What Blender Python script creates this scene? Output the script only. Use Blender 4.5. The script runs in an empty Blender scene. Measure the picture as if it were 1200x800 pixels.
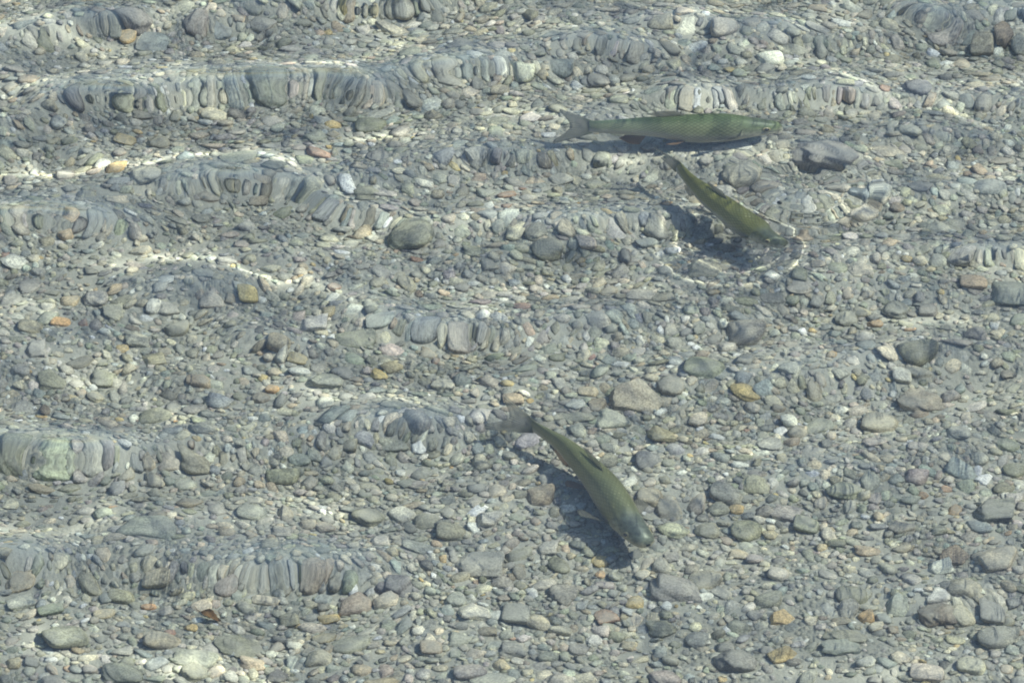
import bpy, bmesh, math, random
import numpy as np
from mathutils import Vector, Matrix, Quaternion

# ------------------------------------------------------------------ camera, sky, sun, exposure
scene = bpy.context.scene
COL = scene.collection
R = math.radians
DIST, ELEV, PXM = 9.0, R(34.0), 880.0          # metres to the water, view elevation, photo pixels per metre
cam_d = bpy.data.cameras.new('camera'); cam = bpy.data.objects.new('camera', cam_d); COL.objects.link(cam)
CAM = np.array([0.0, -DIST * math.cos(ELEV), DIST * math.sin(ELEV)])
cam.location = CAM
cam.rotation_euler = (math.pi / 2 - ELEV, 0, 0)
cam_d.sensor_width = 36.0
cam_d.lens = 36.0 * DIST / (1200.0 / PXM)
cam_d.clip_end = 500.0
scene.camera = cam

SUN_EL, SUN_AZ = R(46.0), R(82.0)               # azimuth from +Y (away from the viewer) towards +X
world = bpy.data.worlds.new('World'); scene.world = world
world.use_nodes = True
wn = world.node_tree.nodes; wl = world.node_tree.links
sky = wn.new('ShaderNodeTexSky'); sky.sky_type = 'NISHITA'; sky.sun_disc = False
sky.sun_elevation = SUN_EL; sky.sun_rotation = SUN_AZ
sky.air_density = 1.0; sky.dust_density = 1.3; sky.ozone_density = 1.0
wl.new(sky.outputs[0], wn['Background'].inputs['Color'])
wn['Background'].inputs['Strength'].default_value = 0.15

sun_d = bpy.data.lights.new('sun', 'SUN'); sun = bpy.data.objects.new('sun', sun_d); COL.objects.link(sun)
sun_d.energy = 4.7; sun_d.angle = R(0.53); sun_d.color = (1.0, 0.95, 0.86)
SUN_DIR = Vector((math.sin(SUN_AZ) * math.cos(SUN_EL), math.cos(SUN_AZ) * math.cos(SUN_EL), math.sin(SUN_EL)))
sun.rotation_euler = SUN_DIR.to_track_quat('Z', 'Y').to_euler()
sun.location = SUN_DIR * 20
sun_d.cycles.is_caustics_light = True           # sunlight refracts through the water surface

vs = scene.view_settings
vs.view_transform = 'Standard'; vs.look = 'None'; vs.gamma = 1.0; vs.use_curve_mapping = False
vs.exposure = 0.46
scene.render.engine = 'CYCLES'
scene.cycles.use_denoising = True
scene.cycles.caustics_refractive = True
scene.cycles.caustics_reflective = False
scene.cycles.max_bounces = 8
scene.cycles.transmission_bounces = 6
scene.cycles.diffuse_bounces = 2
scene.cycles.glossy_bounces = 2
scene.cycles.transparent_max_bounces = 8
scene.cycles.blur_glossy = 0.0
scene.cycles.filter_width = 1.9                 # soft long lens

rng = np.random.default_rng(11)
random.seed(5)
DEPTH = 0.18
IOR = 1.333

# ------------------------------------------------------------------ water surface height field
YS = PXM * math.sin(ELEV)
def surf_xy(px, py):
    """photo pixel -> point of the still water surface"""
    px = np.asarray(px, float); py = np.asarray(py, float)
    f = np.array([0, math.cos(ELEV), -math.sin(ELEV)]); u = np.array([0, math.sin(ELEV), math.cos(ELEV)])
    k = (1200.0 / PXM) / DIST / 1200.0
    d = f[None] + ((px.ravel() - 600) * k)[:, None] * np.array([1.0, 0, 0]) + ((400 - py.ravel()) * k)[:, None] * u
    t = -CAM[2] / d[:, 2]
    p = CAM + d * t[:, None]
    return p[:, 0], p[:, 1], d / np.linalg.norm(d, axis=1)[:, None]

# crests: photo polyline, half height in pixels, strength (1 = stones just smear vertically)
CRESTS = [
    ([(-60, 672), (90, 672), (200, 676), (320, 682), (470, 702)], 34, 1.12),
    ([(-60, 542), (80, 538), (180, 535), (275, 530)], 30, 1.15),
    ([(300, 522), (420, 512), (540, 520)], 26, 0.55),
    ([(-60, 262), (60, 266), (190, 280)], 23, 0.95),
    ([(70, 178), (160, 195), (260, 214), (350, 235), (440, 258), (520, 285)], 19, 0.88),
    ([(-60, 98), (60, 112), (150, 122), (250, 120), (320, 112), (450, 120)], 25, 0.85),
    ([(500, 92), (600, 108), (680, 100), (760, 110), (850, 112), (950, 118), (1040, 112)], 19, 1.02),
    ([(-60, 30), (80, 32), (160, 26), (270, 20), (340, 10)], 22, 0.8),
    ([(380, 20), (480, 8), (600, -5)], 20, 0.8),
    ([(690, 12), (790, 22), (880, 30), (960, 40)], 18, 0.9),
    ([(1020, 8), (1110, 38), (1180, 62), (1260, 70)], 22, 1.1),
    ([(400, 372), (470, 385), (540, 398), (610, 412)], 22, 1.0),
    ([(1030, 292), (1110, 290), (1200, 304), (1260, 310)], 19, 1.05),
    ([(800, 205), (865, 214), (930, 232)], 20, 0.95),
    ([(790, 578), (850, 572), (930, 566)], 20, 0.7),
    ([(1020, 705), (1100, 716), (1200, 712), (1260, 700)], 26, 0.8),
    ([(90, 350), (200, 372), (320, 392)], 20, 0.6),
    ([(560, 250), (640, 285), (700, 290)], 22, 0.7),
    ([(960, 440), (1080, 425), (1200, 440)], 24, 0.55),
]
thi = math.pi / 2 - ELEV
tht = math.asin(math.sin(thi) / IOR)
KREF = DEPTH / math.cos(tht) ** 2 * (1 - math.cos(thi) / (IOR * math.cos(tht)))
_w = np.random.default_rng(3)
WAVES = []
for i in range(46):                                     # background ripples, running mostly along Y
    lam = 0.055 * (0.42 / 0.055) ** _w.random()
    th = math.pi / 2 + 0.12 + _w.normal(0, 0.42)
    k = 2 * math.pi / lam
    amp = 0.7 * _w.random() / (k * k) * (1.1 if lam > 0.1 else 0.75)
    WAVES.append((k * math.cos(th), k * math.sin(th), amp, _w.random() * 6.283))
_cr = []
for pts, hw, s in CRESTS:
    p = np.array(pts, float)
    if p[0, 0] > p[-1, 0]: p = p[::-1]
    x, y, _ = surf_xy(p[:, 0], p[:, 1])
    sg = hw / YS * 0.93
    _cr.append((x, y, sg, 0.68 * s * sg * sg / KREF, _w.random(3) * 6.283))
RX, RY, _ = surf_xy([938], [220]); RX = RX[0]; RY = RY[0]   # centre of the ring ripple

def smooth_interp(x, xp, yp):
    # Catmull-like smoothing: average of shifted linear interpolation
    o = np.linspace(-0.055, 0.055, 7); w = np.hanning(9)[1:-1]; w /= w.sum()
    return sum(wi * np.interp(x + oi, xp, yp) for oi, wi in zip(o, w))

def H(x, y):
    h = np.zeros_like(x)
    for kx, ky, a, ph in WAVES:
        h += a * np.sin(kx * x + ky * y + ph)
    h *= np.clip(1.05 + 0.95 * y - 0.25 * x, 0.45, 1.9)      # rougher towards the far side
    for xp, yp, sg, A, ph in _cr:
        yc = smooth_interp(x, xp, yp)
        yc = yc + 0.007 * np.sin(x * 23 + ph[0]) + 0.004 * np.sin(x * 51 + ph[1])
        e = 0.07
        tap = 1 / (1 + np.exp(-(x - xp[0] - 0.02) / (e * 0.35))) / (1 + np.exp((x - xp[-1] + 0.02) / (e * 0.35)))
        mod = 1 + 0.2 * np.sin(x * 13 + ph[2]) + 0.14 * np.sin(x * 37 + ph[0])
        q = (y - yc) / sg
        h += A * tap * mod * (np.exp(-0.5 * q * q) - 0.32 * np.exp(-0.5 * (q / 2.4) ** 2))
    r = np.hypot(x - RX, (y - RY))
    ang = np.arctan2(y - RY, x - RX)
    lob = (0.72 + 0.28 * np.cos(ang + 0.8)) * (1 + 0.22 * np.sin(3 * ang + 1.0))
    rr = r * (1 + 0.03 * np.sin(2 * ang + 0.5))
    for r0, w, amp in ((0.050, 0.0135, 0.0016), (0.080, 0.0135, 0.0021), (0.108, 0.0120, 0.0012)):
        h += amp * lob * np.exp(-((rr - r0) / w) ** 2)
    h += -0.0035 * np.exp(-(r / 0.040) ** 2)
    return h

def photo_to(px, py, z, waves=True):
    """point at height z under water that the photo shows at a pixel"""
    x, y, d = surf_xy(px, py)
    if waves:
        hz = H(x, y)
        for _ in range(3):
            t = (hz - CAM[2]) / d[:, 2]
            x = CAM[0] + d[:, 0] * t; y = CAM[1] + d[:, 1] * t
            hz = H(x, y)
        e = 0.002
        nx = -(H(x + e, y) - H(x - e, y)) / (2 * e); ny = -(H(x, y + e) - H(x, y - e)) / (2 * e)
        n = np.stack([nx, ny, np.ones_like(nx)], 1)
    else:
        hz = np.zeros_like(x); n = np.zeros((len(x), 3)); n[:, 2] = 1
    n /= np.linalg.norm(n, axis=1)[:, None]
    c = -(d * n).sum(1); eta = 1 / IOR
    k = 1 - eta * eta * (1 - c * c)
    t_ = eta * d + (eta * c - np.sqrt(k))[:, None] * n
    s = (z - hz) / t_[:, 2]
    return x + t_[:, 0] * s, y + t_[:, 1] * s

# ------------------------------------------------------------------ helpers
def link(o, parent=None, recv=True):
    COL.objects.link(o)
    if parent: o.parent = parent
    if recv: o.cycles.is_caustics_receiver = True
    return o

def mesh_np(name, verts, faces, smooth=True, uv=None):
    """faces: (n,3) or (n,4) array"""
    me = bpy.data.meshes.new(name)
    verts = np.asarray(verts, np.float32); faces = np.asarray(faces, np.int32)
    nf, k = faces.shape
    me.vertices.add(len(verts)); me.vertices.foreach_set('co', verts.ravel())
    me.loops.add(nf * k); me.loops.foreach_set('vertex_index', faces.ravel())
    me.polygons.add(nf); me.polygons.foreach_set('loop_start', np.arange(nf, dtype=np.int32) * k)
    me.polygons.foreach_set('loop_total', np.full(nf, k, np.int32))
    if smooth: me.polygons.foreach_set('use_smooth', np.ones(nf, bool))
    me.update(calc_edges=True); me.validate()
    if uv is not None:
        l = me.uv_layers.new(name='UVMap')
        l.data.foreach_set('uv', np.asarray(uv, np.float32)[faces.ravel()].ravel())
    return me

def grid_faces(nx, ny):
    i = np.arange(nx * ny).reshape(ny, nx)
    return np.stack([i[:-1, :-1].ravel(), i[:-1, 1:].ravel(), i[1:, 1:].ravel(), i[1:, :-1].ravel()], 1)

def axis(lo, hi, step, far, grow=1.25):
    c = list(np.arange(lo, hi + step / 2, step))
    s = step
    while c[-1] < far: s *= grow; c.append(c[-1] + s)
    s = step
    while c[0] > -far: s *= grow; c.insert(0, c[0] - s)
    return np.array(c)

class NT:
    def __init__(self, name):
        self.m = bpy.data.materials.new(name); self.m.use_nodes = True
        self.t = self.m.node_tree; self.t.nodes.clear()
        self.out = self.n('ShaderNodeOutputMaterial')
    def n(self, typ, **kw):
        o = self.t.nodes.new(typ)
        for k, v in kw.items(): setattr(o, k, v)
        return o
    def l(self, a, b): self.t.links.new(a, b)
    def set(self, sock, v):
        if hasattr(v, 'is_linked') or isinstance(v, bpy.types.NodeSocket): self.l(v, sock)
        else: sock.default_value = v
    def math(self, op, a, b=0.0, c=None, clamp=False):
        o = self.n('ShaderNodeMath', operation=op, use_clamp=clamp)
        self.set(o.inputs[0], a); self.set(o.inputs[1], b)
        if c is not None: self.set(o.inputs[2], c)
        return o.outputs[0]
    def mix(self, f, a, b, typ='MIX'):
        o = self.n('ShaderNodeMix', data_type='RGBA', blend_type=typ)
        self.set(o.inputs[0], f); self.set(o.inputs[6], a); self.set(o.inputs[7], b)
        return o.outputs[2]
    def noise(self, vec, scale, detail=3, rough=0.55, dist=0.0):
        o = self.n('ShaderNodeTexNoise'); self.set(o.inputs['Vector'], vec)
        o.inputs['Scale'].default_value = scale; o.inputs['Detail'].default_value = detail
        o.inputs['Roughness'].default_value = rough; o.inputs['Distortion'].default_value = dist
        return o.outputs[0]
    def smooth(self, v, a, b, lo=0.0, hi=1.0):
        o = self.n('ShaderNodeMapRange', interpolation_type='SMOOTHSTEP')
        self.set(o.inputs[0], v); o.inputs[1].default_value = a; o.inputs[2].default_value = b
        o.inputs[3].default_value = lo; o.inputs[4].default_value = hi
        return o.outputs[0]
    def principled(self, col, rough, spec=0.12, bump=None, bdist=0.001, bstr=0.6):
        p = self.n('ShaderNodeBsdfPrincipled')
        self.set(p.inputs['Base Color'], col); self.set(p.inputs['Roughness'], rough)
        p.inputs['Specular IOR Level'].default_value = spec
        if bump is not None:
            b = self.n('ShaderNodeBump'); b.inputs['Distance'].default_value = bdist; b.inputs['Strength'].default_value = bstr
            self.l(bump, b.inputs['Height']); self.l(b.outputs[0], p.inputs['Normal'])
        return p

def c4(c): return (c[0], c[1], c[2], 1.0)
SILT = (0.43, 0.415, 0.345)

def stone_material(name, source):
    g = NT(name)
    if source == 'object':
        oi = g.n('ShaderNodeObjectInfo'); base = oi.outputs['Color']
    else:
        a = g.n('ShaderNodeAttribute', attribute_name='stone_colour'); base = a.outputs['Color']
    geo = g.n('ShaderNodeNewGeometry'); pos = geo.outputs['Position']
    big = g.noise(pos, 42, 4, 0.6, 0.6)
    fine = g.noise(pos, 330, 3, 0.7)
    grain = g.noise(pos, 900, 2, 0.6)
    m1 = g.mix(g.smooth(big, 0.3, 0.72), (0.62, 0.63, 0.66, 1), (1.34, 1.3, 1.18, 1))
    col = g.mix(1.0, base, m1, 'MULTIPLY')
    m2 = g.mix(g.smooth(fine, 0.28, 0.72), (0.6, 0.6, 0.6, 1), (1.42, 1.42, 1.4, 1))
    col = g.mix(1.0, col, m2, 'MULTIPLY')
    # silt settled on upward faces
    sep = g.n('ShaderNodeSeparateXYZ'); g.l(geo.outputs['Normal'], sep.inputs[0])
    up = g.smooth(sep.outputs['Z'], 0.35, 0.95)
    sn = g.smooth(g.noise(pos, 16, 4, 0.65), 0.36, 0.68)
    silt = g.math('MULTIPLY', g.math('MULTIPLY', up, sn), g.math('MULTIPLY_ADD', grain, 0.6, 0.35))
    col = g.mix(silt, col, c4(SILT))
    hgt = g.math('ADD', g.math('MULTIPLY', fine, 0.7), g.math('MULTIPLY', grain, 0.3))
    p = g.principled(col, 0.75, 0.10, hgt, 0.0026, 0.6)
    g.l(p.outputs[0], g.out.inputs[0])
    return g.m

def bed_material():
    g = NT('silty_gravel')
    geo = g.n('ShaderNodeNewGeometry'); pos = geo.outputs['Position']
    v = g.n('ShaderNodeTexVoronoi', feature='F1'); g.l(pos, v.inputs['Vector']); v.inputs['Scale'].default_value = 120
    ramp = g.n('ShaderNodeValToRGB'); sepc = g.n('ShaderNodeSeparateColor'); g.l(v.outputs['Color'], sepc.inputs[0]); g.l(sepc.outputs[0], ramp.inputs[0])
    e = ramp.color_ramp.elements
    e[0].position = 0; e[0].color = (0.12, 0.13, 0.13, 1); e[1].position = 1; e[1].color = (0.5, 0.49, 0.43, 1)
    for p_, c in ((0.2, (0.24, 0.24, 0.20, 1)), (0.5, (0.31, 0.30, 0.24, 1)), (0.8, (0.38, 0.35, 0.27, 1))):
        x = e.new(p_); x.color = c
    fine = g.noise(pos, 420, 3, 0.7)
    s = g.smooth(g.noise(pos, 7, 4, 0.6), 0.42, 0.62)
    col = g.mix(g.math('MULTIPLY_ADD', s, 0.55, 0.35), ramp.outputs[0], c4(SILT))
    col = g.mix(1.0, col, g.mix(fine, (0.66, 0.66, 0.66, 1), (1.34, 1.34, 1.3, 1)), 'MULTIPLY')
    d = g.smooth(v.outputs['Distance'], 0.0, 0.6, 1.0, 0.0)
    hgt = g.math('ADD', g.math('MULTIPLY', d, g.math('SUBTRACT', 1.1, s)), g.math('MULTIPLY', fine, 0.35))
    p = g.principled(col, 0.85, 0.08, hgt, 0.004, 0.9)
    g.l(p.outputs[0], g.out.inputs[0])
    return g.m

def water_material():
    g = NT('clear_water_painted_haze')
    gl = g.n('ShaderNodeBsdfGlass', distribution='GGX')
    gl.inputs['Color'].default_value = (0.93, 0.985, 0.985, 1)
    gl.inputs['Roughness'].default_value = 0.0; gl.inputs['IOR'].default_value = IOR
    # diffuse layer painting the bluish haze of slightly turbid water into the surface
    df = g.n('ShaderNodeBsdfDiffuse'); df.inputs[0].default_value = (0.50, 0.60, 0.66, 1)
    mx = g.n('ShaderNodeMixShader'); mx.inputs[0].default_value = 0.018
    g.l(gl.outputs[0], mx.inputs[1]); g.l(df.outputs[0], mx.inputs[2]); g.l(mx.outputs[0], g.out.inputs[0])
    return g.m

# ------------------------------------------------------------------ lake bed
def bed_z(x, y):
    z = 0.010 * np.sin(2.1 * x + 1.3 * y + 0.4) + 0.007 * np.sin(4.3 * y - 2.2 * x + 1.0)
    z += 0.004 * np.sin(11 * x + 5 * y) * np.sin(9 * y - 3 * x + 2) + 0.0022 * np.sin(31 * x - 12 * y + 1) * np.sin(27 * y + 8 * x)
    return z - DEPTH
bx = axis(-1.2, 1.2, 0.012, 25); by = axis(-1.0, 1.6, 0.012, 25)
X, Y = np.meshgrid(bx, by)
fal = np.clip(1.5 - 0.25 * np.hypot(X, Y), 0, 1)
Z = (bed_z(X, Y) + DEPTH) * fal - DEPTH
bed = link(bpy.data.objects.new('lake_bed', mesh_np('lake_bed', np.stack([X.ravel(), Y.ravel(), Z.ravel()], 1), grid_faces(len(bx), len(by)))))
bed.data.materials.append(bed_material())
bed['kind'] = 'structure'; bed['label'] = 'pale silty gravel bed under the shallow water'; bed['category'] = 'lake bed'

# ------------------------------------------------------------------ water
wx = axis(-0.82, 0.92, 0.0028, 25); wy = axis(-0.95, 1.08, 0.0028, 25)
X, Y = np.meshgrid(wx, wy)
fal = np.clip(2.2 - 0.9 * np.maximum(np.abs(X), np.abs(Y)), 0.0, 1)
Z = H(X.ravel(), Y.ravel()).reshape(X.shape) * fal
water = link(bpy.data.objects.new('water', mesh_np('water', np.stack([X.ravel(), Y.ravel(), Z.ravel()], 1), grid_faces(len(wx), len(wy)))), recv=False)
water.data.materials.append(water_material())
water.cycles.is_caustics_caster = True
water['kind'] = 'structure'; water['label'] = 'clear rippling water over the gravel bed'; water['category'] = 'water'

# ------------------------------------------------------------------ stones
def cube_sphere(n):
    vs_, fs = {}, []
    def vid(p):
        k = tuple(np.round(p, 5))
        if k not in vs_: vs_[k] = len(vs_)
        return vs_[k]
    for ax in range(3):
        for sg in (-1, 1):
            for i in range(n):
                for j in range(n):
                    q = []
                    for a, b in ((i, j), (i + 1, j), (i + 1, j + 1), (i, j + 1)):
                        p = np.zeros(3); p[ax] = sg; p[(ax + 1) % 3] = 2 * a / n - 1; p[(ax + 2) % 3] = 2 * b / n - 1
                        q.append(vid(p))
                    fs.append(q if sg > 0 else q[::-1])
    v = np.array(list(vs_.keys())); t = np.tan(v * math.pi / 4 * 0.98)
    return t / np.linalg.norm(t, axis=1)[:, None], np.array(fs)

def stone_shape(dirs, r, angular):
    """rounded polyhedron: soft intersection of random half spaces"""
    k = r.integers(5, 9) if angular else r.integers(9, 15)
    n = r.normal(size=(k, 3)); n /= np.linalg.norm(n, axis=1)[:, None]
    n = np.vstack([n, [[0, 0, 1], [0, 0, -1], [1, 0, 0], [-1, 0, 0], [0, 1, 0], [0, -1, 0]]])
    d = np.concatenate([r.uniform(0.66 if angular else 0.78, 1.05, k), [1.0] * 6])
    c = np.maximum(dirs @ n.T, 0) / d
    p = 26.0 if angular else 8.0
    rad = 1.0 / (np.sum(c ** p, 1) ** (1 / p))
    v = dirs * rad[:, None]
    w = 0.065 * np.sin(v @ r.normal(size=3) * 2.5 + r.random() * 6) + 0.05 * np.sin(v @ r.normal(size=3) * 4.5 + r.random() * 6)
    v = v * (1 + w)[:, None]
    return v / np.abs(v).max(0)

sr = np.random.default_rng(21)
DH, FH = cube_sphere(8); DM, FM = cube_sphere(2); DN, FN = cube_sphere(3)
proto_round = [mesh_np('rounded_stone', stone_shape(DH, sr, False), FH) for _ in range(14)]
proto_angle = [mesh_np('angular_stone', stone_shape(DH, sr, True), FH) for _ in range(12)]
stone_mat = stone_material('lake_stone', 'object')
for m in proto_round + proto_angle: m.materials.append(stone_mat)

PALETTE = {  # name: base colour
    'grey': (0.27, 0.27, 0.255), 'pale grey': (0.37, 0.37, 0.335), 'olive': (0.235, 0.235, 0.165), 'dark olive': (0.15, 0.155, 0.105),
    'green-grey': (0.235, 0.26, 0.205), 'blue-grey': (0.21, 0.245, 0.265), 'slate': (0.105, 0.115, 0.125), 'purple-grey': (0.225, 0.205, 0.21),
    'white': (0.62, 0.62, 0.57), 'cream': (0.47, 0.44, 0.35), 'tan': (0.35, 0.295, 0.2), 'brown': (0.19, 0.15, 0.11),
    'yellow': (0.47, 0.35, 0.13), 'orange': (0.45, 0.255, 0.085), 'rust': (0.29, 0.15, 0.10), 'beige': (0.36, 0.335, 0.265),
}
for _k in PALETTE:                                     # the lake's stones share a dull, warm cast
    PALETTE[_k] = tuple(0.93 * c * w + 0.42 * m for c, w, m in zip(PALETTE[_k], (1.05, 1.0, 0.92), (0.36, 0.35, 0.295)))
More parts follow.
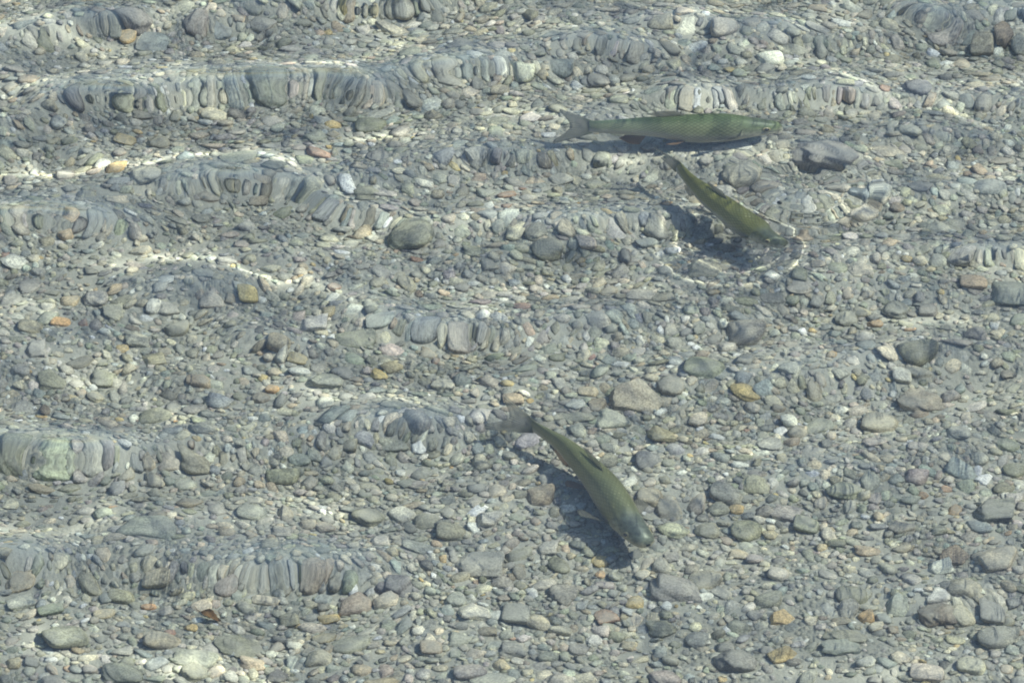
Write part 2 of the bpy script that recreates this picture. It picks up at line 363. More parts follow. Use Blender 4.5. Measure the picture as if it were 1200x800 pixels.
# photo x, y, width, height (pixels), colour, form (r rounded, a angular, f flat)
G, PG, OL, DO, GG, BG, SL, PU, WH, CR, TA, BR, YE, OR, RU, BE = list(PALETTE)
STONES = [
 (1013,396,27,24,WH,'r'),(1024,383,19,14,OR,'r'),(990,379,30,27,BE,'r'),(1077,414,46,33,DO,'r'),(1056,444,25,17,WH,'r'),(1075,473,54,29,BE,'a'),
 (873,463,36,19,YE,'r'),(1184,348,52,40,SL,'a'),(825,432,50,29,OL,'r'),(873,396,47,31,G,'r'),(1123,509,31,27,PG,'r'),(1170,466,13,11,SL,'r'),
 (1145,394,30,18,SL,'r'),(1145,370,17,8,SL,'f'),(1112,365,16,8,SL,'f'),(1143,476,31,13,WH,'f'),(1140,336,33,17,TA,'r'),(1088,369,23,14,PU,'r'),
 (1050,369,33,30,G,'r'),(975,416,15,10,OR,'r'),(1030,496,46,25,OL,'r'),(1073,560,27,22,PU,'r'),(1162,600,52,29,SL,'a'),(1173,653,58,29,BE,'a'),
 (1120,650,38,28,BR,'a'),(860,773,43,37,SL,'r'),(815,746,29,24,SL,'r'),(1170,746,52,42,G,'r'),(1163,720,32,24,PG,'r'),(1095,720,41,31,BR,'a'),
 (1128,723,26,28,CR,'r'),(1053,710,28,26,PG,'r'),(998,693,39,22,DO,'r'),(1015,723,21,15,OR,'r'),(1035,724,19,16,BG,'r'),(917,765,37,20,YE,'a'),
 (918,720,29,18,YE,'a'),(990,745,52,20,OL,'f'),(827,620,31,24,OL,'r'),(875,620,35,26,OL,'r'),(943,613,33,18,DO,'r'),(1005,614,15,12,SL,'r'),
 (923,600,33,20,G,'a'),(1120,598,18,13,OR,'r'),(1110,573,15,8,RU,'r'),(1100,695,27,19,WH,'a'),(1100,665,35,16,WH,'a'),(1017,645,33,15,TA,'r'),
 (1130,685,41,22,OL,'r'),(985,760,46,20,PG,'a'),(862,595,19,17,YE,'r'),(827,676,39,33,OL,'r'),(790,688,60,38,PU,'a'),(913,670,27,20,PG,'r'),
 (990,578,42,20,OL,'r'),(887,566,36,22,OL,'r'),(850,578,40,26,G,'r'),(632,580,36,32,TA,'r'),(558,658,64,30,G,'a'),(470,678,38,28,SL,'a'),
 (417,700,32,30,BR,'r'),(533,698,31,26,PG,'r'),(555,713,38,20,WH,'a'),(583,716,20,19,WH,'r'),(605,716,35,24,G,'r'),(660,693,35,30,PU,'a'),
 (432,605,42,20,OL,'r'),(500,608,37,18,DO,'r'),(528,621,37,22,OL,'r'),(488,638,40,15,G,'f'),(443,631,25,14,WH,'a'),(577,606,33,22,PG,'a'),
 (582,573,22,25,CR,'r'),(703,670,14,10,OR,'r'),(702,655,21,17,YE,'r'),(412,748,42,24,GG,'r'),(503,753,27,18,TA,'r'),(552,781,40,18,PU,'r'),
 (578,791,52,17,PG,'f'),(657,793,36,18,PG,'r'),(708,718,29,18,RU,'a'),(722,741,21,13,DO,'r'),(778,790,37,22,PU,'r'),(775,733,31,27,OL,'r'),
 (745,700,21,16,YE,'r'),(787,650,19,14,SL,'a'),(695,745,21,16,WH,'r'),(678,756,23,20,G,'r'),(600,756,31,22,G,'a'),(763,580,31,28,TA,'r'),
 (790,620,38,20,CR,'r'),(783,595,35,24,BE,'r'),(759,539,36,27,SL,'r'),(718,494,44,22,PG,'a'),(676,491,42,15,OL,'f'),(702,477,29,18,BR,'a'),
 (747,473,66,36,BE,'a'),(783,458,36,28,OL,'r'),(774,512,34,20,TA,'a'),(675,477,25,14,WH,'a'),(601,470,25,13,TA,'r'),(690,461,29,14,TA,'f'),
 (48,569,31,13,TA,'r'),(13,588,24,14,CR,'f'),(295,598,35,22,G,'r'),(360,613,20,16,CR,'r'),(380,616,24,16,CR,'r'),(330,622,29,14,PG,'r'),
 (180,614,62,28,GG,'f'),(224,731,19,9,YE,'r'),(173,706,18,9,OR,'r'),(122,715,29,13,TA,'r'),(58,711,29,14,GG,'r'),(77,743,50,28,GG,'r'),
 (228,781,31,25,OL,'r'),(282,752,62,24,DO,'f'),(190,746,45,20,OL,'r'),(227,765,52,22,GG,'f'),(142,785,50,26,GG,'r'),(295,771,31,18,TA,'r'),
 (375,763,31,20,BE,'r'),(268,786,21,16,PG,'r'),(317,758,15,14,WH,'r'),(380,740,29,13,TA,'r'),(340,720,23,18,OL,'r'),(37,768,19,15,SL,'r'),
 (7,788,16,12,SL,'r'),(325,786,28,16,SL,'r'),(368,790,16,10,SL,'r'),(15,770,18,12,TA,'r'),(62,795,32,22,PG,'r'),(385,718,26,13,YE,'r'),
 (144,726,19,9,BG,'f'),(195,725,11,7,BG,'r'),(220,692,20,14,CR,'r'),(268,670,30,26,PU,'r'),(183,673,28,24,TA,'r'),(143,694,35,18,OL,'r'),
 (105,680,34,26,OL,'r'),(25,675,30,22,TA,'r'),(380,690,22,18,BG,'r'),(310,690,24,20,CR,'r'),(160,540,22,22,BG,'r'),(230,546,36,26,OL,'r'),
 (200,540,28,20,CR,'r'),(60,545,34,22,GG,'r'),(110,540,26,22,PG,'r'),
 (132,363,31,22,BE,'a'),(290,346,27,20,YE,'r'),(73,372,26,11,OR,'r'),(392,338,19,11,RU,'r'),(367,381,37,21,WH,'a'),(328,399,29,20,TA,'r'),
 (207,384,29,22,DO,'r'),(40,406,29,22,PG,'a'),(120,441,31,24,DO,'r'),(60,441,38,24,OL,'a'),(22,430,27,20,G,'r'),(160,394,31,19,CR,'a'),
 (143,403,17,10,YE,'r'),(348,422,26,12,YE,'r'),(320,456,19,10,OR,'r'),(322,436,17,11,TA,'r'),(12,349,34,22,SL,'f'),(35,379,29,20,OL,'r'),
 (250,349,30,18,PG,'a'),(237,318,30,12,BG,'f'),(197,354,22,14,PG,'r'),(183,486,42,20,OL,'r'),(380,448,46,18,GG,'r'),(305,466,25,18,OL,'r'),
 (228,479,26,18,G,'r'),(17,513,36,24,DO,'a'),(233,443,31,14,TA,'r'),(112,463,25,14,BE,'r'),(180,419,28,16,TA,'a'),(182,351,15,13,WH,'r'),
 (80,349,27,18,TA,'r'),(112,348,38,20,PG,'r'),(137,334,17,20,TA,'r'),(353,318,18,10,CR,'r'),(355,312,14,8,TA,'r'),
 (315,113,50,44,GG,'r'),(150,45,21,18,YE,'r'),(135,42,15,14,SL,'r'),(182,52,52,20,BG,'f'),(160,23,45,30,G,'r'),(230,25,35,28,G,'r'),
 (122,186,18,18,WH,'r'),(137,192,26,18,OR,'r'),(170,202,44,22,PG,'r'),(167,133,23,14,BR,'r'),(160,110,27,22,OL,'r'),(390,145,22,10,YE,'r'),
 (185,165,34,16,OL,'r'),(33,90,28,11,TA,'r'),(278,182,48,22,GG,'f'),(303,230,28,16,BR,'r'),(387,240,24,20,BG,'r'),(240,215,22,16,BR,'r'),
 (445,182,36,12,SL,'f'),(433,148,38,24,DO,'r'),(415,400,54,16,DO,'f'),(475,283,52,32,OL,'r'),(555,296,30,20,OL,'r'),
 (622,137,26,14,WH,'a'),(965,187,86,40,PU,'r'),(861,213,44,34,BE,'r'),(642,300,30,26,DO,'r'),(688,289,22,22,CR,'r'),(665,274,22,26,BE,'r'),
 (627,276,28,22,OL,'r'),(826,321,48,22,BE,'r'),(749,348,35,14,PG,'f'),(593,242,13,10,RU,'r'),(770,190,15,14,CR,'r'),(923,297,13,13,BR,'r'),
 (1160,222,44,22,BG,'r'),(1075,100,46,22,BG,'r'),(1075,220,36,14,SL,'f'),(1105,40,36,22,G,'r'),(1150,55,34,24,OL,'r'),(850,30,40,22,G,'r'),
 (930,60,36,14,GG,'f'),(560,100,22,20,SL,'r'),(585,105,26,18,OL,'r'),(655,75,34,18,BG,'f'),(700,95,34,18,G,'r'),(1040,180,36,16,BE,'f'),
 (540,50,34,12,SL,'f'),(480,60,36,14,GG,'f'),(610,360,24,10,RU,'f'),(500,395,36,22,BG,'r'),(440,382,30,18,BG,'r'),(540,410,32,18,G,'r'),
 (520,452,30,14,CR,'a'),(445,440,24,14,YE,'r'),(640,500,26,12,BR,'f'),(900,700,34,18,GG,'r'),(640,640,26,16,PG,'a'),(1060,620,34,18,BE,'a'),
 (960,500,40,18,GG,'f'),(900,520,36,16,G,'f'),(1180,520,30,18,OL,'r'),(1190,550,30,20,OL,'r'),(1085,790,40,22,CR,'r'),(1140,780,36,20,CR,'r'),
 (940,345,34,14,G,'f'),(1010,320,36,14,BE,'f'),(905,355,30,12,SL,'f'),(330,560,44,20,OL,'r'),(350,540,30,16,G,'r'),(460,520,34,18,GG,'r'),
]
ST_PX = np.array([s[:4] for s in STONES], float)
sx, sy = photo_to(ST_PX[:, 0], ST_PX[:, 1], -DEPTH + 0.006)
_, sy0 = photo_to(ST_PX[:, 0], ST_PX[:, 1] - ST_PX[:, 3] / 2, -DEPTH + 0.006)
_, sy1 = photo_to(ST_PX[:, 0], ST_PX[:, 1] + ST_PX[:, 3] / 2, -DEPTH + 0.006)
sb = np.abs(sy0 - sy1) / 2                             # true half depth, seen through the waves
taken = {}                                             # spatial hash of placed stones
CELL = 0.06
def clash(x, y, r, k):
    cx, cy = int(math.floor(x / CELL)), int(math.floor(y / CELL))
    for i in (-1, 0, 1):
        for j in (-1, 0, 1):
            for (a, b, q) in taken.get((cx + i, cy + j), ()):
                if (a - x) ** 2 + (b - y) ** 2 < (k * (q + r)) ** 2: return True
    return False
def occupy(x, y, r):
    taken.setdefault((int(math.floor(x / CELL)), int(math.floor(y / CELL))), []).append((x, y, r))

rows = []                                              # x, y, half a, half b, half c, yaw, colour name, form
for (px, py, w, h, cn, fm), x, y, tb in zip(STONES, sx, sy, sb):
    a = w / PXM / 2 * 1.02
    b = float(np.clip(tb * 0.95, a * 0.55, a * 1.1))
    c = min(a, b) * {'r': 0.66, 'a': 0.58, 'f': 0.36}[fm]
    if clash(x, y, 0.8 * (a + b) / 2, 0.72): continue   # two readings of the same stone through a wave
    rows.append((x, y, a, b, c, sr.normal(0, 0.2), cn, fm)); occupy(x, y, 0.86 * math.sqrt(a * b))
names_w = [(G, 19), (PG, 16), (OL, 9), (DO, 5), (GG, 12), (BG, 15), (SL, 8), (PU, 5), (WH, 13), (CR, 16), (TA, 7), (BR, 3), (YE, 1.0), (OR, 0.15), (RU, 0.15), (BE, 14)]
cn_list = [n for n, _ in names_w]; cw = np.array([w for _, w in names_w], float); cw /= cw.sum()
tries = 0
while len(rows) < 300 and tries < 6000:                 # further sizeable stones between them
    tries += 1
    x = sr.uniform(-0.72, 0.72); y = sr.uniform(-0.5, 1.0)
    a = sr.uniform(0.0135, 0.020); b = a * sr.uniform(0.6, 0.95)
    if clash(x, y, math.sqrt(a * b), 0.86): continue
    fm = sr.choice(['r', 'r', 'a', 'f'])
    rows.append((x, y, a, b, min(a, b) * {'r': 0.66, 'a': 0.58, 'f': 0.4}[fm], sr.uniform(-0.9, 0.9), str(sr.choice(cn_list, p=cw)), fm)); occupy(x, y, 0.86 * math.sqrt(a * b))

stone_objs = []
for i, (x, y, a, b, c, yaw, cn, fm) in enumerate(rows):
    me = (proto_angle if fm == 'a' else proto_round)[i % 12]
    o = link(bpy.data.objects.new('lake_stone', me))
    z = float(bed_z(np.array(x), np.array(y))) + c * sr.uniform(0.0, 0.32)
    o.location = (x, y, z)
    o.scale = (a, b, c)
    o.rotation_euler = (sr.normal(0, 0.12), sr.normal(0, 0.12), yaw + (math.pi if i % 2 else 0))
    base = np.array(PALETTE[cn]) * sr.uniform(0.86, 1.14) * (1 + sr.normal(0, 0.025, 3))
    o.color = (*np.clip(base, 0.02, 0.8), 1)
    stone_objs.append((o, x, y, a, b, c, cn, fm))

# the countless smaller pebbles: one mass of real stones
def scatter():
    pts = []
    def throw(n, lo, hi, k, xr, yr, tries):
        cnt = 0
        xs = sr.uniform(*xr, tries); ys = sr.uniform(*yr, tries)
        rs = lo * (hi / lo) ** (sr.random(tries) ** 1.3)
        dens = 0.5 + 0.5 * np.sin(xs * 6.1 + 1.2 * np.sin(ys * 4.3)) * np.sin(ys * 5.3 + 0.7 + np.sin(xs * 3.7))
        dens = dens * (0.55 + 0.45 * np.clip(2.2 * np.hypot(xs + 0.62, (ys - 0.22) * 0.9), 0, 1))   # silty patch
        keep = sr.random(tries) < (0.22 + 0.95 * dens)
        for x, y, r, kp in zip(xs, ys, rs, keep):
            if not kp or clash(x, y, r, k): continue
            occupy(x, y, r); pts.append((x, y, r)); cnt += 1
            if cnt >= n: break
    throw(800, 0.0115, 0.017, 0.86, (-1.0, 1.0), (-0.75, 1.3), 12000)
    throw(5200, 0.0068, 0.0115, 0.80, (-1.0, 1.0), (-0.75, 1.3), 36000)
    throw(19000, 0.0036, 0.0070, 0.70, (-0.86, 0.86), (-0.62, 1.1), 90000)
    print('gravel stones', len(pts))
    return np.array(pts)
P = scatter()
n = len(P)
shapes_s = [stone_shape(DM, sr, k % 2 == 0) for k in range(40)]
shapes_l = [stone_shape(DN, sr, k % 2 == 0) for k in range(40)]
pal = np.array([PALETTE[c] for c in cn_list])
ci = sr.choice(len(cn_list), n, p=cw)
colr = np.clip(pal[ci] * sr.uniform(0.75, 1.3, (n, 1)) * (1 + sr.normal(0, 0.03, (n, 3))), 0.02, 0.8)
bz = bed_z(P[:, 0], P[:, 1])
V, F, CC, off = [], [], [], 0
for i in range(n):
    x, y, r = P[i]
    big = r > 0.0085
    v = (shapes_l if big else shapes_s)[i % 40]; f = FN if big else FM
    el = sr.uniform(0.55, 1.0)
    q = np.array([r / math.sqrt(el) * 1.06, r * math.sqrt(el) * 1.06, r * sr.uniform(0.36, 0.75)])
    m = Matrix.Rotation(sr.uniform(0, 6.283), 3, 'Z') @ Matrix.Rotation(sr.normal(0, 0.3), 3, 'X') @ Matrix.Rotation(sr.normal(0, 0.3), 3, 'Y')
    V.append((v * q) @ np.array(m).T + (x, y, bz[i] + q[2] * sr.uniform(-0.45, 0.38)))
    CC.append(np.tile((*colr[i], 1.0), (len(v), 1))); F.append(f + off); off += len(v)
V = np.concatenate(V); F = np.concatenate(F); CC = np.concatenate(CC).astype(np.float32)
me = mesh_np('gravel', V, F)
ca = me.color_attributes.new('stone_colour', 'FLOAT_COLOR', 'POINT'); ca.data.foreach_set('color', CC.ravel())
me.materials.append(stone_material('gravel_stone', 'attribute'))
gravel = link(bpy.data.objects.new('gravel', me))
gravel['kind'] = 'stuff'; gravel['label'] = 'mixed grey, olive and tan small pebbles covering the lake bed'; gravel['category'] = 'gravel'

# ------------------------------------------------------------------ fish
def fish_skin(name, back, flank, belly, head, net_k=0.8):
    g = NT(name)
    uvn = g.n('ShaderNodeUVMap'); uvn.uv_map = 'UVMap'
    sp = g.n('ShaderNodeSeparateXYZ'); g.l(uvn.outputs[0], sp.inputs[0])
    u, v = sp.outputs[0], sp.outputs[1]                 # u nose to tail, v back (0) to belly (1)
    tc = g.n('ShaderNodeTexCoord')
    nz = g.noise(tc.outputs['Object'], 60, 3, 0.6)
    vv = g.math('ADD', v, g.math('MULTIPLY_ADD', nz, 0.10, -0.05))
    col = g.mix(g.smooth(vv, 0.12, 0.42), c4(back), c4(flank))
    col = g.mix(g.smooth(vv, 0.46, 0.66), col, c4(belly))
    col = g.mix(1.0, col, g.mix(g.noise(tc.outputs['Object'], 35, 4, 0.6), (0.75, 0.75, 0.75, 1), (1.25, 1.25, 1.25, 1)), 'MULTIPLY')
    U = g.math('MULTIPLY', u, 60.0); Vv = g.math('MULTIPLY', v, 25.0)
    d1 = g.math('ABSOLUTE', g.math('SINE', g.math('MULTIPLY', g.math('ADD', U, Vv), math.pi / 2)))
    d2 = g.math('ABSOLUTE', g.math('SINE', g.math('MULTIPLY', g.math('SUBTRACT', U, Vv), math.pi / 2)))
    net = g.math('MINIMUM', d1, d2)
    edge = g.smooth(net, 0.10, 0.42, 1.0, 0.0)
    onbody = g.math('MULTIPLY', g.smooth(u, 0.205, 0.235), g.smooth(v, 0.70, 0.85, 1.0, 0.0))
    edge = g.math('MULTIPLY', edge, onbody)
    shade = g.mix(g.math('MULTIPLY', edge, net_k), (1, 1, 1, 1), (0.36, 0.38, 0.34, 1))
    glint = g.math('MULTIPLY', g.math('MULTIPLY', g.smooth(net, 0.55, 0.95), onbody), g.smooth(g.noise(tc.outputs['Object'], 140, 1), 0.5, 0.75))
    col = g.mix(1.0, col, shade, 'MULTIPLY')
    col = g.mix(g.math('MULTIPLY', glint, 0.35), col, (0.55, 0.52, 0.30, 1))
    hd = g.math('MULTIPLY', g.smooth(u, 0.14, 0.25, 1.0, 0.0), 0.9)
    hcol = g.mix(g.smooth(vv, 0.34, 0.66), c4(head), c4(belly))
    hcol = g.mix(1.0, hcol, g.mix(g.smooth(g.noise(tc.outputs['Object'], 110, 4, 0.65), 0.3, 0.7), (0.55, 0.55, 0.55, 1), (1.45, 1.45, 1.4, 1)), 'MULTIPLY')
    col = g.mix(hd, col, hcol)
    lip = g.math('MULTIPLY', g.smooth(u, 0.012, 0.03, 1.0, 0.0), g.smooth(v, 0.25, 0.45))
    col = g.mix(g.math('MULTIPLY', lip, 0.75), col, c4(belly))
    crown = g.math('MULTIPLY', g.smooth(v, 0.2, 0.34, 1.0, 0.0), g.math('MULTIPLY', g.smooth(u, 0.03, 0.07), g.smooth(u, 0.15, 0.21, 1.0, 0.0)))
    col = g.mix(g.math('MULTIPLY', crown, 0.5), col, (0.075, 0.095, 0.09, 1))
    p = g.principled(col, 0.42, 0.25, g.math('SUBTRACT', 1.0, edge), 0.0008, 0.6 * net_k)
    p.inputs['Metallic'].default_value = 0.12
    g.l(p.outputs[0], g.out.inputs[0])
    return g.m

def fin_mat(name, colour, alpha):
    g = NT(name)
    uvn = g.n('ShaderNodeUVMap'); uvn.uv_map = 'UVMap'
    sp = g.n('ShaderNodeSeparateXYZ'); g.l(uvn.outputs[0], sp.inputs[0])
    ray = g.math('ABSOLUTE', g.math('SINE', g.math('MULTIPLY', sp.outputs[0], 17 * math.pi)))
    col = g.mix(g.smooth(ray, 0.0, 0.6), c4([c * 0.5 for c in colour]), c4(colour))
    root = g.smooth(sp.outputs[1], 0.0, 0.45, 1.0, 0.0)        # the fleshy root takes the body's colour
    col = g.mix(g.math('MULTIPLY', root, 0.8), col, (0.27, 0.28, 0.16, 1))
    p = g.principled(col, 0.5, 0.2, ray, 0.0006, 0.4)
    tr = g.n('ShaderNodeBsdfTranslucent'); g.l(col, tr.inputs[0])
    m1 = g.n('ShaderNodeMixShader'); m1.inputs[0].default_value = 0.5; g.l(p.outputs[0], m1.inputs[1]); g.l(tr.outputs[0], m1.inputs[2])
    tp = g.n('ShaderNodeBsdfTransparent')
    m2 = g.n('ShaderNodeMixShader'); g.l(g.math('MULTIPLY_ADD', root, 0.97 - alpha, alpha), m2.inputs[0]); g.l(tp.outputs[0], m2.inputs[1]); g.l(m1.outputs[0], m2.inputs[2])
    g.l(m2.outputs[0], g.out.inputs[0])
    return g.m

def flat_mat(name, colour, rough, spec=0.3):
    g = NT(name)
    tc = g.n('ShaderNodeTexCoord')
    col = g.mix(g.noise(tc.outputs['Object'], 400, 2), c4([c * 0.8 for c in colour]), c4([min(1, c * 1.2) for c in colour]))
    p = g.principled(col, rough, spec); g.l(p.outputs[0], g.out.inputs[0]); return g.m

S_ = np.array([0, .008, .02, .045, .08, .12, .17, .22, .30, .40, .50, .60, .70, .80, .88, .95, 1.0])
W_ = np.array([.012, .034, .045, .055, .061, .065, .068, .071, .075, .076, .071, .061, .047, .032, .021, .014, .003])
T_ = np.array([.013, .036, .048, .060, .071, .079, .087, .097, .109, .114, .108, .094, .077, .059, .048, .044, .046])
B_ = np.array([.013, .034, .045, .056, .065, .072, .080, .090, .103, .111, .108, .092, .071, .051, .042, .040, .042])
eye_mat = flat_mat('fish_iris', (0.36, 0.31, 0.16), 0.3, 0.5)
pupil_mat = flat_mat('fish_pupil', (0.012, 0.012, 0.012), 0.15, 0.5)

def catmull(P, n):
    P = np.asarray(P, float)
    t = np.concatenate([[0], np.cumsum(np.linalg.norm(np.diff(P, axis=0), axis=1))])
    Q = np.vstack([2 * P[0] - P[1], P, 2 * P[-1] - P[-2]])
    T = np.concatenate([[t[0] - (t[1] - t[0])], t, [t[-1] + (t[-1] - t[-2])]])
    m = (Q[2:] - Q[:-2]) / (T[2:] - T[:-2])[:, None]
    tt = np.linspace(0, t[-1], n); out = []
    for x in tt:
        i = min(max(np.searchsorted(t, x) - 1, 0), len(t) - 2); h = t[i + 1] - t[i]; s = (x - t[i]) / h
        out.append((2*s**3-3*s**2+1)*P[i] + (s**3-2*s**2+s)*h*m[i] + (-2*s**3+3*s**2)*P[i+1] + (s**3-s**2)*h*m[i+1])
    return np.array(out)

def make_fish(label, spine_px, tail_px, height, skin, fin_a, fin_b, roll, girth, tail_curve=0.0, pitch=0.0, tail_roll=0.0, spread=1.0):
    """spine_px: nose to tail root as the photo shows it; height: body axis above the bed"""
    sp = np.array(spine_px + [tail_px], float)
    k = len(sp)
    zz = -DEPTH + height + pitch * np.linspace(0.5, -0.5, k)
    pts = []
    for (a, b), z in zip(sp, zz):
        x, y = photo_to([a], [b], z, waves=False); pts.append((x[0], y[0], z))
    N = 96
    full = catmull(pts, N)
    cum = np.concatenate([[0], np.cumsum(np.linalg.norm(np.diff(full, axis=0), axis=1))])
    root_i = np.argmin(np.linalg.norm(full - np.array(pts[-2]), axis=1))
    SLn = cum[root_i]
    origin = Vector(full[0] * 0.5 + full[root_i] * 0.5)
    tan = np.gradient(full, axis=0); tan /= np.linalg.norm(tan, axis=1)[:, None]   # points nose -> tail
    def frame(i):
        f = Vector(tan[i]); up = Vector((0, 0, 1)); side = f.cross(up).normalized()
        up = side.cross(f).normalized()
        rq = Quaternion(f, roll)
        return rq @ side, rq @ up
    def at(s):                                           # s in body lengths (1 = tail root)
        d = s * SLn; i = min(int(np.searchsorted(cum, d)), N - 1); i = max(i, 1)
        t = (d - cum[i - 1]) / max(cum[i] - cum[i - 1], 1e-9)
        c = Vector(full[i - 1] * (1 - t) + full[i] * t); sd, up = frame(i if t > 0.5 else i - 1)
        return c, sd, up, Vector(tan[i])
    L = SLn
    rootE = link(bpy.data.objects.new('fish', None), recv=False); rootE.location = origin
    rootE.empty_display_size = 0.05
    rootE['label'] = label; rootE['category'] = 'fish'; rootE['group'] = 'fish swimming over the gravel'
    def add(name, v, f, mat, uv=None, parent=None, smooth=True):
        v = np.asarray(v) - np.array(origin)
        o = link(bpy.data.objects.new(name, mesh_np(name, v, f, smooth, uv)), parent or rootE)
        o.data.materials.append(mat); return o
    # body
    NS, NA = 84, 36
    ss = np.concatenate([np.linspace(0, 1, 26) ** 1.6 * 0.24, np.linspace(0.24, 1.0, NS - 25)[1:]])
    vs_, uv = [], []
    for s in ss:
        c, sd, up, f = at(s)
        w = np.interp(s, S_, W_) * L * girth; t = np.interp(s, S_, T_) * L * girth; b = np.interp(s, S_, B_) * L * girth
        for a in range(NA):
            ph = 2 * math.pi * a / NA
            cs, sn = math.cos(ph), math.sin(ph)          # ph=0 at the back
            yy = w * math.copysign(abs(sn) ** 0.9, sn)
            zz_ = (t if cs > 0 else b) * math.copysign(abs(cs) ** 0.92, cs)
            sidef = abs(sn)
            edge = 0.205 - 0.035 * (cs - 0.1) ** 2       # gill cover: swells, then steps down
            if 0.10 < s < edge: yy *= 1 + 0.055 * sidef * (s - 0.10) / 0.1
            m = abs(cs + 0.38 - (s * 2.2)) if s < 0.075 else 1   # mouth cleft
            pinch = 1 - 0.16 * math.exp(-(m / 0.09) ** 2)
            p = c + sd * (yy * pinch) + up * (zz_ * (pinch if s < 0.075 else 1))
            vs_.append(p[:]); uv.append((s, abs(2 * a / NA if a <= NA / 2 else 2 - 2 * a / NA)))
    i = np.arange(NS * NA).reshape(len(ss), NA)
    fc = np.stack([i[:-1], np.roll(i[:-1], -1, 1), np.roll(i[1:], -1, 1), i[1:]], -1).reshape(-1, 4)
    body = add('body', vs_, fc, skin, uv)
    def surf(s, ph):
        c, sd, up, f = at(s)
        w = np.interp(s, S_, W_) * L * girth; t = np.interp(s, S_, T_) * L * girth; b = np.interp(s, S_, B_) * L * girth
        return c + sd * (w * math.sin(ph)) + up * ((t if math.cos(ph) > 0 else b) * math.cos(ph)), c, sd, up, f
    def fin(name, base, tips, mat, thick=0.0011, sag=None):
        """base, tips: lists of points (root line and free edge); two skins joined at the rim"""
        nb = 18; nr = 8
        Bc = catmull([tuple(p) for p in base], nb); Tc = catmull([tuple(p) for p in tips], nb)
        pts_, uvs = [], []
        ctr = []
        for j in range(nr):
            q = j / (nr - 1)
            row = Bc * (1 - q) + Tc * q
            if sag is not None: row = row + np.array(sag) * (q * q)
            ctr.append(row)
        ctr = np.array(ctr)
        du = np.gradient(ctr, axis=1); dv = np.gradient(ctr, axis=0)
        nn = np.cross(du, dv); nn /= np.maximum(np.linalg.norm(nn, axis=2), 1e-9)[..., None]
        th = thick * (1 - 0.75 * np.linspace(0, 1, nr))[:, None, None] * 0.5
        A = (ctr + nn * th).reshape(-1, 3); Bk = (ctr - nn * th).reshape(-1, 3)
        uu = np.array([(x / (nb - 1), y / (nr - 1)) for y in range(nr) for x in range(nb)])
        g = grid_faces(nb, nr); m = len(A)
        ring = list(range(nb)) + [nb * r_ + nb - 1 for r_ in range(1, nr)] + [nb * (nr - 1) + x for x in range(nb - 2, -1, -1)] + [nb * r_ for r_ in range(nr - 2, 0, -1)]
        rim = np.array([[ring[x], ring[x] + m, ring[(x + 1) % len(ring)] + m, ring[(x + 1) % len(ring)]] for x in range(len(ring))])
        return add(name, np.vstack([A, Bk]), np.vstack([g, g[:, ::-1] + m, rim]), mat, np.vstack([uu, uu]))
    # gill covers: thin curved plates, free at the rear edge
    for sgn in (-1, 1):
        rows_, uvs = [], []
        nu, nw = 10, 14
        for j in range(nw):
            ph = 0.75 + 1.75 * j / (nw - 1)
            q = (ph - 1.62) / 0.875
            end = 0.125 + 0.088 * math.sqrt(max(0.0, 1 - q * q)) + 0.004
            for i_ in range(nu):
                t_ = i_ / (nu - 1); s = 0.122 + (end - 0.122) * t_
                p, c, sd_, up_, f_ = surf(s, sgn * ph)
                out = (p - c).normalized()
                rows_.append((p + out * L * (0.0005 + 0.0055 * t_ ** 1.5 * math.sqrt(max(0.0, 1 - q * q))))[:]); uvs.append((0.10 + 0.05 * t_, ph / math.pi))
        ed_ = []
        for j in range(nw):                              # rear lip folds back to the body
            p = np.array(rows_[j * nu + nu - 1]); c_ = at(0.21)[0]
            ed_.append(tuple(p + (np.array(c_) - p) / np.linalg.norm(np.array(c_) - p) * 0.008 * L))
        g_ = grid_faces(nu, nw); m_ = len(rows_)
        lip = np.array([[j * nu + nu - 1, (j + 1) * nu + nu - 1, m_ + j + 1, m_ + j] for j in range(nw - 1)])
        add('gill_cover', rows_ + ed_, np.vstack([g_, lip]), skin, uvs + [(0.2, 0.1)] * nw)
    # tail fin
    c, sd, up, f = at(0.985)
    endc = Vector(full[-1]); tl = (endc - c).length
    tf = (endc - c).normalized()
    hh = 0.046 * L * girth
    tq = Quaternion(tf, tail_roll)
    base = [c + up * (hh * q) for q in (1, 0.5, 0, -0.5, -1)]
    span = 0.122 * L * girth; tup = tq @ up
    tips = [c + tf * (tl * r_) + tup * (span * q) + sd * (tail_curve * L * (r_ ** 2)) for q, r_ in ((1.02, 1.02), (0.80, 1.0), (0.5, 0.83), (0.2, 0.68), (0, 0.62), (-0.2, 0.68), (-0.5, 0.85), (-0.80, 1.04), (-1.04, 1.06))]
    fin('tail_fin', base, tips, fin_a, 0.0018)
    # dorsal fin
    sg = [0.49, 0.53, 0.57, 0.61]; base = []; tips = []
    for s, r_, hgt in zip(sg, (0.05, 0.075, 0.085, 0.075), (0.098, 0.090, 0.062, 0.036)):
        p, c, sd_, up_, f_ = surf(s, 0.0)
        base.append(p - up_ * 0.004 * L); tips.append(p + up_ * hgt * L * 0.34 + f_ * r_ * 1.2 * L)
    fin('dorsal_fin', base, tips, fin_a)
    # anal fin
    base, tips = [], []
    for s, r_, hgt in zip((0.73, 0.76, 0.79, 0.82), (0.035, 0.05, 0.05, 0.045), (0.075, 0.07, 0.05, 0.03)):
        p, c, sd_, up_, f_ = surf(s, math.pi)
        base.append(p + up_ * 0.004 * L); tips.append(p - up_ * hgt * L * 0.8 + f_ * r_ * L)
    fin('anal_fin', base, tips, fin_b)
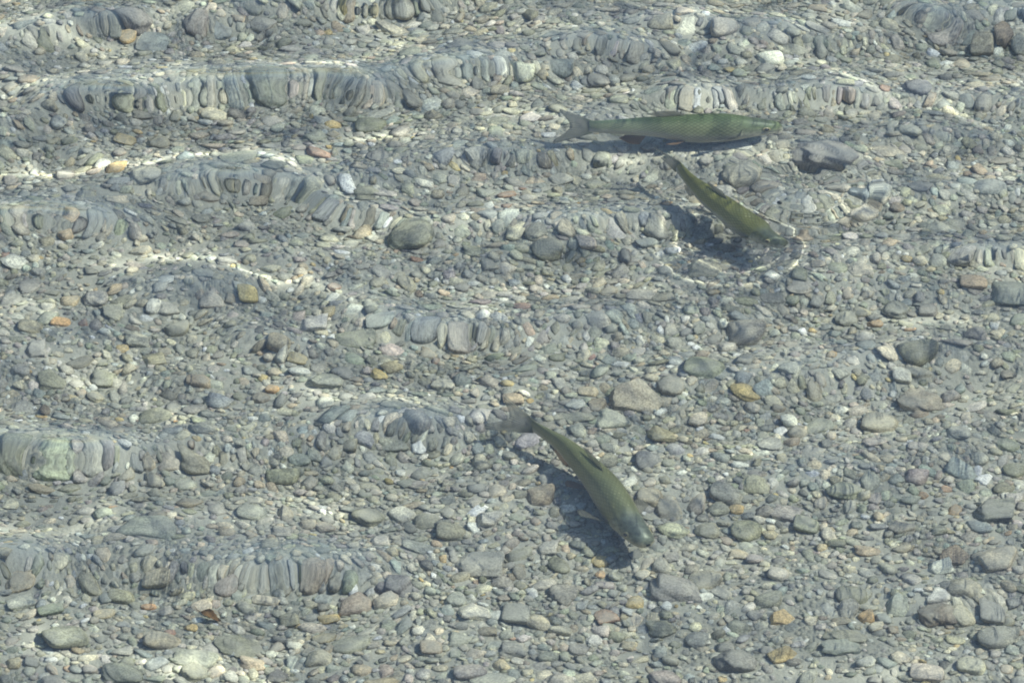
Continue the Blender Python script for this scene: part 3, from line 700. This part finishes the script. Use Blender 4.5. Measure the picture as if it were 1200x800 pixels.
    # paired fins
    for sgn in (-1, 1):
        base, tips = [], []
        for ph, out, back, dn in zip((1.86, 1.98, 2.10, 2.24), (0.150, 0.145, 0.110, 0.060), (0.085, 0.135, 0.150, 0.110), (0.020, 0.030, 0.034, 0.034)):
            p, c, sd_, up_, f_ = surf(0.225, sgn * ph)
            base.append(p - sd_ * sgn * 0.003 * L); tips.append(p + sd_ * sgn * out * spread * L + f_ * back * L - up_ * dn * spread * L)
        fin('pectoral_fin', base, tips, fin_a)
        base, tips = [], []
        for s, ph, out, back, dn in zip((0.50, 0.505, 0.51, 0.515), (2.45, 2.55, 2.65, 2.76), (0.115, 0.108, 0.080, 0.045), (0.06, 0.095, 0.11, 0.085), (0.02, 0.025, 0.025, 0.022)):
            p, c, sd_, up_, f_ = surf(s, sgn * ph)
            base.append(p + up_ * 0.004 * L); tips.append(p + sd_ * sgn * out * spread * L + f_ * back * L - up_ * dn * spread * L)
        fin('pelvic_fin', base, tips, fin_b)
    # eyes
    ed, ef = cube_sphere(5)
    for sgn in (-1, 1):
        p, c, sd_, up_, f_ = surf(0.092, sgn * 1.32)
        nrm = (sd_ * sgn * 0.93 + up_ * 0.25 - f_ * 0.18).normalized()
        r_ = 0.0205 * L * girth
        Rm = np.array(nrm.to_track_quat('Z', 'Y').to_matrix())
        e = add('eye', (ed * (r_, r_, r_ * 0.55)) @ Rm.T + np.array(p - nrm * r_ * 0.12), ef, eye_mat)
        add('pupil', (ed * (r_ * 0.62, r_ * 0.62, r_ * 0.3)) @ Rm.T + np.array(p + nrm * r_ * 0.28), ef, pupil_mat, parent=e)
    return rootE

fin_grey = fin_mat('fin_grey', (0.60, 0.57, 0.45), 0.6)
fin_dusky = fin_mat('fin_dusky', (0.52, 0.50, 0.41), 0.66)
fin_faint = fin_mat('fin_faint', (0.62, 0.58, 0.44), 0.42)
fin_orange = fin_mat('fin_orange', (0.52, 0.33, 0.19), 0.7)
make_fish('long green fish with netted scales and forked tail, swimming level above its thin shadow',
          [(917, 147), (895, 149), (850, 149), (800, 148), (765, 149), (725, 152), (692, 153)], (655, 152), 0.062,
          fish_skin('green_fish_skin', (0.14, 0.19, 0.085), (0.33, 0.36, 0.20), (0.56, 0.53, 0.41), (0.17, 0.205, 0.11)), fin_dusky, fin_orange, R(20), 1.22, 0.02, tail_roll=R(12), spread=0.42)
make_fish('smaller yellowish olive fish nosing into a ring of fine ripples',
          [(919, 288), (898, 275), (870, 259), (845, 241), (822, 221), (804, 204), (793, 194)], (774, 180), 0.085,
          fish_skin('olive_fish_skin', (0.18, 0.18, 0.05), (0.31, 0.305, 0.11), (0.56, 0.55, 0.46), (0.15, 0.165, 0.10), 0.6), fin_grey, fin_grey, R(14), 0.92, -0.02, tail_roll=R(-32), spread=0.6)
make_fish('large olive-brown fish with orange-tinted side fins and bluish head, beside its broad shadow',
          [(758, 640), (742, 622), (724, 597), (704, 568), (684, 544), (660, 522), (636, 508), (622, 501)], (577, 487), 0.053,
          fish_skin('brown_fish_skin', (0.17, 0.18, 0.082), (0.31, 0.30, 0.15), (0.56, 0.51, 0.34), (0.185, 0.205, 0.16), 0.35), fin_faint, fin_orange, R(9), 0.95, 0.02, tail_roll=R(52), spread=0.62)

# ------------------------------------------------------------------ a sunken leaf
lx, ly = photo_to([247], [718], -DEPTH + 0.012)
lz = float(bed_z(lx, ly)[0]) + 0.012
lv, lf = [], []
nl, nw_ = 13, 7
for side in (1, -1):
    for i in range(nl):
        t = i / (nl - 1); hw = 0.0075 * math.sin(math.pi * t ** 0.8) * (1 + 0.12 * math.sin(t * 40)) + 0.0003
        for j in range(nw_):
            q = 2 * j / (nw_ - 1) - 1
            lv.append((0.034 * (t - 0.5), hw * q, 0.004 * q * q + 0.005 * math.sin(t * 5) + 0.0015 * math.sin(9 * t + 4 * q) + side * 0.0002))
gf = grid_faces(nw_, nl); lf = np.vstack([gf, gf[:, ::-1] + nl * nw_])
leaf_root = link(bpy.data.objects.new('dead_leaf', None), recv=False)
leaf_root.location = (lx[0], ly[0], lz); leaf_root.rotation_euler = (0.1, 0.05, -0.5)
leaf_root['label'] = 'small curled brown dead leaf sunken among the pebbles'; leaf_root['category'] = 'leaf'
lo = link(bpy.data.objects.new('blade', mesh_np('blade', lv, lf)), leaf_root); lo.data.materials.append(flat_mat('dead_leaf_brown', (0.20, 0.115, 0.05), 0.7, 0.1))
sv = []
for i in range(7):
    for j in range(5):
        an = 2 * math.pi * j / 5; sv.append((-0.017 - 0.0022 * i, 0.0008 * i * i * 0.2 + 0.0005 * math.cos(an), 0.0015 + 0.0005 * math.sin(an)))
si = np.arange(35).reshape(7, 5)
so = link(bpy.data.objects.new('stalk', mesh_np('stalk', sv, np.stack([si[:-1], np.roll(si[:-1], -1, 1), np.roll(si[1:], -1, 1), si[1:]], -1).reshape(-1, 4))), leaf_root)
so.data.materials.append(lo.data.materials[0])

# ------------------------------------------------------------------ labels of the single stones
SHAPE = {'r': 'rounded', 'a': 'angular', 'f': 'flat'}
def size_word(a):
    return 'large' if a > 0.026 else 'mid-sized' if a > 0.0155 else 'small'
base_l = [f"{size_word(t[3])} {SHAPE[t[7]]} {t[6]} stone" for t in stone_objs]
from collections import Counter
cnt = Counter(base_l)
marks = [(t[1], t[2], base_l[i]) for i, t in enumerate(stone_objs) if cnt[base_l[i]] == 1]
for o_, d in ((0, 'green fish'), (1, 'yellowish fish'), (2, 'large olive-brown fish')):
    f = [o for o in bpy.data.objects if o.name.split('.')[0] == 'fish' and o.type == 'EMPTY'][o_]
    for ch in f.children:
        if ch.name.split('.')[0] == 'body':
            for q in range(0, len(ch.data.vertices), 180):
                w = ch.data.vertices[q].co; marks.append((w.x + f.location.x, w.y + f.location.y, d))
for i, t in enumerate(stone_objs):
    lab = base_l[i]
    if cnt[lab] > 1:
        d, nm = min((math.hypot(m[0] - t[1], m[1] - t[2]), m[2]) for m in marks)
        lab += f" beside the {nm}" if d < 0.10 else f" lying near the {nm}" if d < 0.45 else " lying loose on the gravel bed"
    else:
        lab += ' lying on the gravel bed'
    t[0]['label'] = lab; t[0]['category'] = 'stone'; t[0]['group'] = 'larger stones on the lake bed'

same = {}
for t in stone_objs: same.setdefault(t[0]['label'], []).append(t)
for lab, ts in same.items():                            # tell small sets apart by size where it shows
    if len(ts) in (2, 3) and len(lab.split()) <= 13:
        ts.sort(key=lambda t: -t[3] * t[4])
        ar = [t[3] * t[4] for t in ts]
        if all(p / q > 1.12 for p, q in zip(ar, ar[1:])):
            for t, wd in zip(ts, ('bigger of two', 'smaller of two') if len(ts) == 2 else ('biggest of three', 'middle of three', 'smallest of three')):
                t[0]['label'] = lab + ', ' + wd
